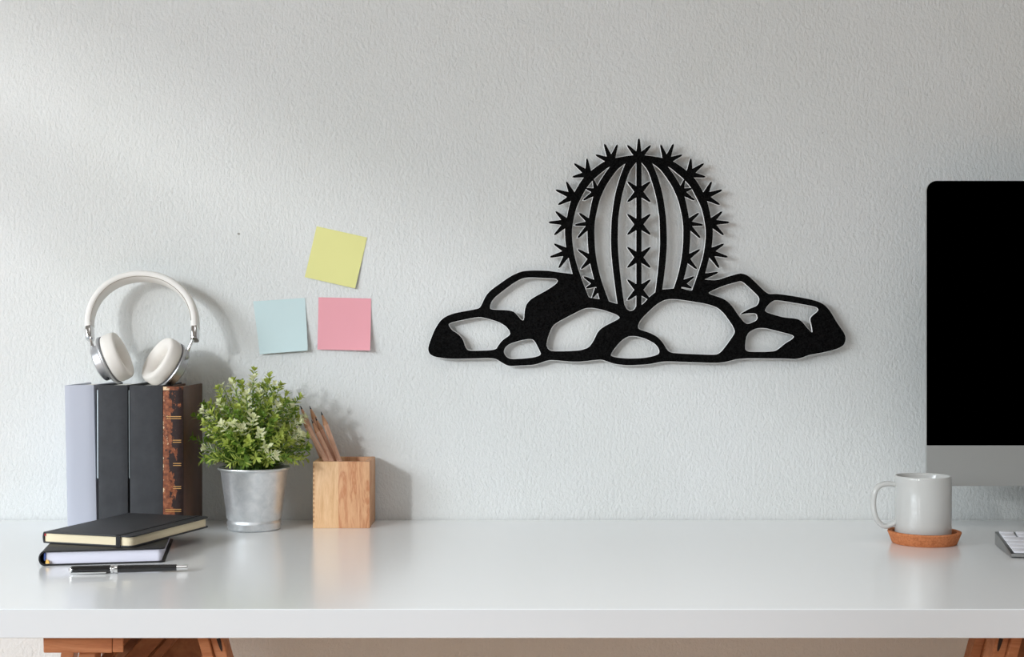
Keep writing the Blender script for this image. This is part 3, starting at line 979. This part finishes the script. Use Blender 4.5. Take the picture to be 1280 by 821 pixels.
# the straggling and the cream sprigs that stand out in the photograph
for px, py, dy, kind in ((243, 548, 0.0, 0), (247, 520, -0.01, 0), (256, 506, 0.0, 0), (262, 514, -0.035, 2), (296, 481, -0.03, 2), (318, 464, 0.0, 1), (338, 472, -0.01, 1), (290, 531, -0.060, 2), (304, 530, -0.060, 2),
                         (352, 509, -0.035, 2), (366, 508, -0.02, 2), (378, 545, -0.02, 2), (384, 556, -0.01, 1), (351, 568, -0.055, 2), (270, 538, -0.05, 1), (374, 497, 0.0, 1), (345, 482, -0.02, 2), (275, 487, -0.01, 1),
                         (262, 571, -0.03, 0), (372, 575, -0.03, 1), (317, 494, -0.05, 2), (377, 528, -0.02, 2)):
    sprig(Vector(((px - 317.8) * SC, dy, CAM_Z - (py - 410.5) * (SC + dy / F) - TOP)), kind)
for m_ in (stems,):
    m_.free()
obj('stem', stem_list, stem_m, plant)
f_o = obj('foliage', fol, [leaf_a, leaf_b], plant, angle=80)
p_o = obj('variegated_foliage', pale, leaf_c, plant, angle=80)
p_o['label'] = 'cream-white leaf tips'

# ------------------------------------------------------------------ pencil cup and pencils
CD = 1.915
cw = 0.0777
cl = P(391.2, 410.5, CD)
CH = 0.0910
cup_t = thing('pencil_cup', 'square light wooden pencil cup beside the potted plant', 'pencil cup', (cl.x + cw / 2, CD - CAM_D + cw / 2 - 0.001, TOP))
h = cw / 2
wt = 0.0075
def square_ring(h, z):
    return [(-h, -h, z), (h, -h, z), (h, h, z), (-h, h, z)]
bm = bmesh.new()
rings = [square_ring(h, 0), square_ring(h, CH), square_ring(h - wt, CH), square_ring(h - wt, 0.008)]
vr = [[bm.verts.new(p) for p in r] for r in rings]
for a, b in zip(vr, vr[1:]):
    for k in range(4):
        bm.faces.new((a[k], a[(k + 1) % 4], b[(k + 1) % 4], b[k]))
bm.faces.new(list(reversed(vr[0])))
bm.faces.new(vr[-1])
bmesh.ops.recalc_face_normals(bm, faces=bm.faces)
bmesh.ops.bevel(bm, geom=list(bm.edges), offset=0.0009, segments=2, profile=0.5, affect='EDGES')
obj('box', bm, cup_m, cup_t)
# dark finger-joint marks down the left front edge
fj = [box(-h + 0.0006, -h + 0.0019, -h - 0.00012, -h + 0.001, z, z + 0.0030) for z in [0.008 + 0.0062 * k for k in range(13)]]
obj('finger_joint', fj, Mat('joint_line', rgb(150, 96, 56), 0.6), cup_t)

def pencil(label, tip, via, group=None):
    """tip and via: (px, py, distance); the pencil runs on down to the cup's floor."""
    a, b = P(*tip), P(*via)
    d = (b - a).normalized()
    fz = TOP + 0.0105
    end = a + d * ((fz - a.z) / d.z)
    L = (a - end).length
    t = thing('pencil', label, 'pencil', end, 0, 'pencils in the wooden cup')
    q = (-d).to_track_quat('Z', 'Y')
    t.rotation_mode = 'QUATERNION'
    t.rotation_quaternion = q
    r = 0.0038
    def hexring(rr, z, n=6):
        return [(rr * math.cos(math.pi / 3 * k), rr * math.sin(math.pi / 3 * k), z) for k in range(n)]
    obj('barrel', hull(hexring(r, 0), hexring(r, L - 0.019)), pencil_m, t, smooth=False)
    obj('sharpened_point', lathe([(0, L - 0.0195), (r * 0.90, L - 0.0195), (r * 0.96, L - 0.0185), (0.0012, L - 0.005), (0, L - 0.005)], 18), point_m, t)
    obj('lead', lathe([(0, L - 0.0052), (0.00125, L - 0.0052), (0.0003, L), (0, L)], 12), lead_m, t)
    return t
pencil('pencil with the leftmost and highest tip, behind the plant edge', (375.4, 507.0, 1.966), (404.5, 577, 1.970))
pencil('front-left pencil with its tip touching the plant leaves', (375.8, 518.5, 1.932), (408.5, 577, 1.940))
pencil('tall pencil standing at the back of the bunch, second highest tip', (386.8, 507.0, 1.972), (413.5, 577, 1.972))
pencil('shortest pencil, its tip low in the middle of the bunch', (389.2, 524.5, 1.942), (414.8, 577, 1.942))
pencil('pencil second from the right in the wooden cup', (394.2, 521.3, 1.954), (419.0, 577, 1.953))
pencil('rightmost pencil in the wooden cup, grey tip standing clear', (401.2, 514.5, 1.946), (424.5, 577, 1.948))

# ------------------------------------------------------------------ notebooks and pen
def rounded_rect(x0, x1, y0, y1, rs, n=6):
    """Corner radii (x0y0, x1y0, x1y1, x0y1)."""
    out = []
    for (cx, cy, sx, sy, a0), r in zip(((x0, y0, 1, 1, math.pi), (x1, y0, -1, 1, 1.5 * math.pi), (x1, y1, -1, -1, 0), (x0, y1, 1, -1, 0.5 * math.pi)), rs):
        if r <= 0:
            out.append((cx, cy))
            continue
        for k in range(n + 1):
            a = a0 + math.pi / 2 * k / n
            out.append((cx + sx * r + r * math.cos(a), cy + sy * r + r * math.sin(a)))
    return out
def slab(poly, z0, z1, bev=0.0):
    bm = hull([(x, y, z0) for x, y in poly], [(x, y, z1) for x, y in poly])
    if bev:
        es = [e for e in bm.edges if abs(e.verts[0].co.z - e.verts[1].co.z) < 1e-7]
        bmesh.ops.bevel(bm, geom=es, offset=bev, segments=2, profile=0.5, affect='EDGES')
    return bm
def spine_strip(x, y0, y1, z0, z1, r=0.004, thick=0.0016, bulge=0.003):
    """Rounded spine along y at x, closing the left side."""
    n = 10
    outer = [(x - bulge * math.cos(-math.pi / 2 + math.pi * k / n), (z0 + z1) / 2 + (z1 - z0) / 2 * math.sin(-math.pi / 2 + math.pi * k / n)) for k in range(n + 1)]
    inner = [(px + thick * 0.9, (z0 + z1) / 2 + (pz - (z0 + z1) / 2) * 0.80) for px, pz in outer]
    loop = outer + inner[::-1]
    return hull([(px, y0, pz) for px, pz in loop], [(px, y1, pz) for px, pz in loop])

# lower notebook
q = P(54.5, 707.3, 1.609)
lo = thing('notebook', 'black leather notebook with pale pages, lying lowest on the desk under another', 'notebook', (q.x, q.y, TOP), math.radians(10.5), 'stacked notebooks')
lw, ld, lh = 0.1355, 0.178, 0.0172
ct = 0.0018
poly = rounded_rect(0.0, lw, 0, ld, (0.0, 0.006, 0.006, 0.0))
obj('cover', [slab(poly, 0.0002, ct, 0.0006), slab(poly, lh - ct, lh, 0.0006), spine_strip(0.0008, 0, ld, 0.0002, lh, bulge=0.0065)], nb_leather, lo)
obj('pages', slab(rounded_rect(0.002, lw - 0.004, 0.003, ld - 0.003, (0, 0.005, 0.005, 0)), ct, lh - ct), lilac_pages, lo)
obj('head_band', box(0.0, 0.0022, 0.0016, 0.0035, 0.0058, lh - 0.0024, 0.0005), blue_m, lo)
obj('ribbon', hull([(0.002, -0.0006, 0.0028), (0.0065, -0.0012, 0.0028), (0.0055, -0.0008, 0.0062), (0.0025, 0.0004, 0.0070)],
                   [(0.002, 0.0030, 0.0028), (0.0065, 0.0030, 0.0028), (0.0055, 0.0030, 0.0062), (0.0025, 0.0030, 0.0070)]), gold_ribbon, lo)
# upper notebook
q = P(54.5, 679.0, 1.6685)
up = thing('notebook', 'black notebook with cream pages and elastic band, lying on top of the stack', 'notebook', (q.x, q.y, TOP + lh + 0.0002), math.radians(-17.5), 'stacked notebooks')
uw, ud, uh = 0.121, 0.180, 0.0135
poly = rounded_rect(0.0, uw, 0, ud, (0.0, 0.008, 0.008, 0.0))
obj('cover', [slab(poly, 0, ct, 0.0005), slab(poly, uh - ct, uh, 0.0005), spine_strip(0.0008, 0, ud, 0, uh, bulge=0.0022)], nb_matte, up)
obj('pages', slab(rounded_rect(0.001, uw - 0.0022, 0.0018, ud - 0.0022, (0, 0.0075, 0.0075, 0)), ct, uh - ct), cream_pages, up)
ex = uw - 0.0215
e = 0.0007
obj('elastic_band', [box(ex, ex + 0.0058, -e, ud + e, uh, uh + e), box(ex, ex + 0.0058, -e, ud + e, -0.0001, 0.0004), box(ex, ex + 0.0058, -e, 0.0001, 0, uh + e), box(ex, ex + 0.0058, ud - 0.0001, ud + e, 0, uh + e)], elastic_m, up)
obj('ribbon', box(0.0005, 0.0022, 0.0008, 0.0022, uh - 0.0050, uh - 0.0020), red_m, up)

# pen: axis along local x, lying on the desk
pl, pr_ = P(88, 715, 1.556), P(230, 709, 1.577)
L = 0.1275
pen = thing('pen', 'black capped pen with silver clip and tip, in front of the notebooks', 'pen', (pl.x, pl.y, TOP), math.radians(8.0))
RX = Matrix.Rotation(math.pi / 2, 4, 'Y')
PR = 0.0046
def on(prof):
    return xf(lathe(prof, 32), Matrix.Translation((0, 0, PR + 0.0001)) @ RX)
obj('cap', on([(0, 0.0), (0.0036, 0.0002), (0.0042, 0.0012), (0.0046, 0.004), (0.0046, 0.0435), (0.0044, 0.0437), (0, 0.0437)]), pen_m, pen)
obj('cap_finial', on([(0, -0.0012), (0.0030, -0.0010), (0.0039, 0.0), (0.0043, 0.0014), (0, 0.0014)]), chrome, pen)
obj('ring', on([(0, 0.0436), (0.0044, 0.0436), (0.0047, 0.0442), (0.0047, 0.0462), (0.0041, 0.0466), (0.0041, 0.0474), (0.0047, 0.0478), (0.0047, 0.0506), (0.0043, 0.0512), (0, 0.0512)]), chrome, pen)
obj('barrel', on([(0, 0.0511), (0.0042, 0.0511), (0.0043, 0.07), (0.0036, 0.1155), (0, 0.1155)]), pen_m, pen)
obj('tip', on([(0, 0.1154), (0.0033, 0.1154), (0.0029, 0.1268), (0.0024, 0.1276), (0, 0.1276)]), chrome, pen)
clip = hull([(0.0005, -0.0030, 0.0014), (0.0005, 0.0004, 0.0001), (0.0385, 0.0004, 0.0003), (0.0395, -0.0022, 0.0016)],
            [(0.0005, -0.0052, 0.0026), (0.0005, -0.0040, 0.0002), (0.0385, -0.0050, 0.0010), (0.0395, -0.0052, 0.0024)], 0.0003)
obj('clip', clip, chrome, pen)

# ------------------------------------------------------------------ mug on a cork coaster
md = 1.782
mx = (1154.6 - 640) * md / F
co = tag(obj('coaster', lathe([(0, 0.0), (0.0392, 0.0), (0.0402, 0.0010), (0.0455, 0.0142), (0.0452, 0.0152), (0.0442, 0.0156), (0.0405, 0.0156), (0.0396, 0.0150), (0.0372, 0.0062), (0.0365, 0.0058), (0, 0.0058)], 96),
              cork_m, None, loc=(mx + 0.0008, md - CAM_D, TOP + 0.0002)), 'round cork coaster with a raised rim under the white mug', 'coaster')
mug = thing('mug', 'white ceramic coffee mug standing on the cork coaster, handle to the left', 'mug', (mx - 0.0008, md - CAM_D, TOP + 0.0061))
R, H = 0.0352, 0.0798
obj('body', lathe([(0, 0.0012), (0.026, 0.0012), (0.028, 0.0), (0.0305, 0.0), (0.0340, 0.0022), (R, 0.0052), (R, H - 0.0030), (R - 0.0002, H - 0.0010), (R - 0.0012, H), (R - 0.0024, H - 0.0004), (R - 0.0034, H - 0.0022), (R - 0.0036, 0.010), (R - 0.0065, 0.0062), (0, 0.0058)], 96),
    mug_m, mug, angle=60)
k = md / F
hx = lambda px: (px - 1153.5) * k
hz = lambda py: CAM_Z - (py - 410.5) * k - TOP - 0.0061
hpts = [(1121.5, 606.5), (1115, 605.0), (1106, 605.3), (1098.5, 608.5), (1094, 615.5), (1092.3, 626), (1092.8, 638), (1096, 648.5), (1101.5, 655.5), (1108, 658), (1115, 656.0), (1122, 651.5)]
hpath = catmull([Vector((hx(x), 0.004, hz(y))) for x, y in hpts], 5)
obj('handle', sweep(hpath, lambda i: sec(0.0034, 0.0054, 2.3, 20), Vector((0, 1, 0))), mug_m, mug)

# ------------------------------------------------------------------ all-in-one computer
MD = 1.885
mk = MD / F
ml, mt_, mc, mb = (1158.6 - 640) * mk, CAM_Z - (226.0 - 410.5) * mk, CAM_Z - (556.5 - 410.5) * mk, CAM_Z - (607.3 - 410.5) * mk
mw, mh = 0.618, mt_ - mb
mon = thing('desktop_computer', 'large desktop computer with black screen and grey metal chin, cut by the right edge', 'computer', (ml + mw / 2, MD - CAM_D, TOP))
hw = mw / 2
zb, zc, zt = mb - TOP, mc - TOP, mt_ - TOP
def rr2(x0, x1, z0, z1, rb, rt, n=10):
    return rounded_rect(x0, x1, z0, z1, (rb, rb, rt, rt), n)
out = rr2(-hw, hw, zb, zt, 0.004, 0.0135)
mid = rr2(-hw * 0.80, hw * 0.80, zb + 0.05, zt - 0.05, 0.02, 0.02)
bm = bmesh.new()
rgs = [[bm.verts.new((x, y, z)) for x, z in p] for p, y in ((out, 0.0006), (out, 0.0060), (mid, 0.034))]
for a, b in zip(rgs, rgs[1:]):
    for i in range(len(a)):
        bm.faces.new((a[i - 1], a[i], b[i], b[i - 1]))
bm.faces.new(rgs[0])
bm.faces.new(rgs[-1])
bmesh.ops.recalc_face_normals(bm, faces=bm.faces)
obj('housing', bm, mon_alu, mon)
gl = rounded_rect(-hw, hw, zc, zt, (0, 0, 0.0135, 0.0135), 10)
obj('screen', hull([(x, -0.0006, z) for x, z in gl], [(x, 0.0008, z) for x, z in gl]), glass_black, mon)
ch = rounded_rect(-hw, hw, zb, zc - 0.0002, (0.002, 0.002, 0, 0), 6)
obj('chin', hull([(x, -0.0004, z) for x, z in ch], [(x, 0.0008, z) for x, z in ch]), mon_alu, mon)
obj('stand', [hull([(-0.095, 0.030, zb + 0.10), (0.095, 0.030, zb + 0.10), (0.095, 0.040, zb + 0.10), (-0.095, 0.040, zb + 0.10)], [(-0.095, 0.060, 0.004), (0.095, 0.060, 0.004), (0.095, 0.070, 0.004), (-0.095, 0.070, 0.004)], 0.001),
              box(-0.095, 0.095, -0.09, 0.075, 0.0002, 0.0050, 0.001)], mon_alu, mon)

# ------------------------------------------------------------------ keyboard
kf = P(1264.2, 692.0, 1.664)
kb = thing('keyboard', 'slim silver keyboard with white keys, at the right edge of the desk', 'keyboard', (kf.x, kf.y, TOP), math.radians(-9))
kw, kd = 0.281, 0.106
z0f, z0b = 0.0052, 0.0165
zt_ = lambda y: z0f + (z0b - z0f) * y / kd
prof = [(0, 0.0016), (0, z0f), (kd, z0b), (kd, 0.0010), (kd - 0.004, 0.0004), (0.006, 0.0004)]
obj('body', hull([(0, y, z) for y, z in prof], [(kw, y, z) for y, z in prof], 0.0004), kb_alu, kb)
cache = {}
def key(x, y, w, d):
    kkey = (round(w, 4), round(d, 4))
    ang = math.atan2(z0b - z0f, kd)
    if kkey not in cache:
        bm = slab(rounded_rect(0, w, 0, d, (0.0015,) * 4, 3), -0.0002, 0.0019, 0.0004)
        o = obj('key', bm, key_m, kb)
        cache[kkey] = o
    else:
        o = cache[kkey].copy()
        COL.objects.link(o)
        o.parent = kb
    o.location = (x, y, zt_(y))
    o.rotation_euler = (ang, 0, 0)
U, G = 0.0190, 0.0028
kh = 0.0152
rows = [(0.0045, [1, 1, 1, 1.25, 5, 1.25, 1, 1, 1, 1]), (0.0045 + 0.0180, [2.25] + [1] * 10 + [2.25]), (0.0045 + 0.0360, [1.75] + [1] * 11 + [1.75]),
        (0.0045 + 0.0540, [1.5] + [1] * 12 + [1]), (0.0045 + 0.0720, [1] * 13 + [1.5])]
for y, ws in rows:
    x = 0.0040
    tot = sum(ws)
    u = (kw - 0.008 + G) / tot
    for w_ in ws:
        key(x, y, w_ * u - G, kh)
        x += w_ * u
u = (kw - 0.008 + G) / 14
for i in range(14):
    key(0.004 + i * u, 0.0045 + 0.0900, u - G, 0.0078)
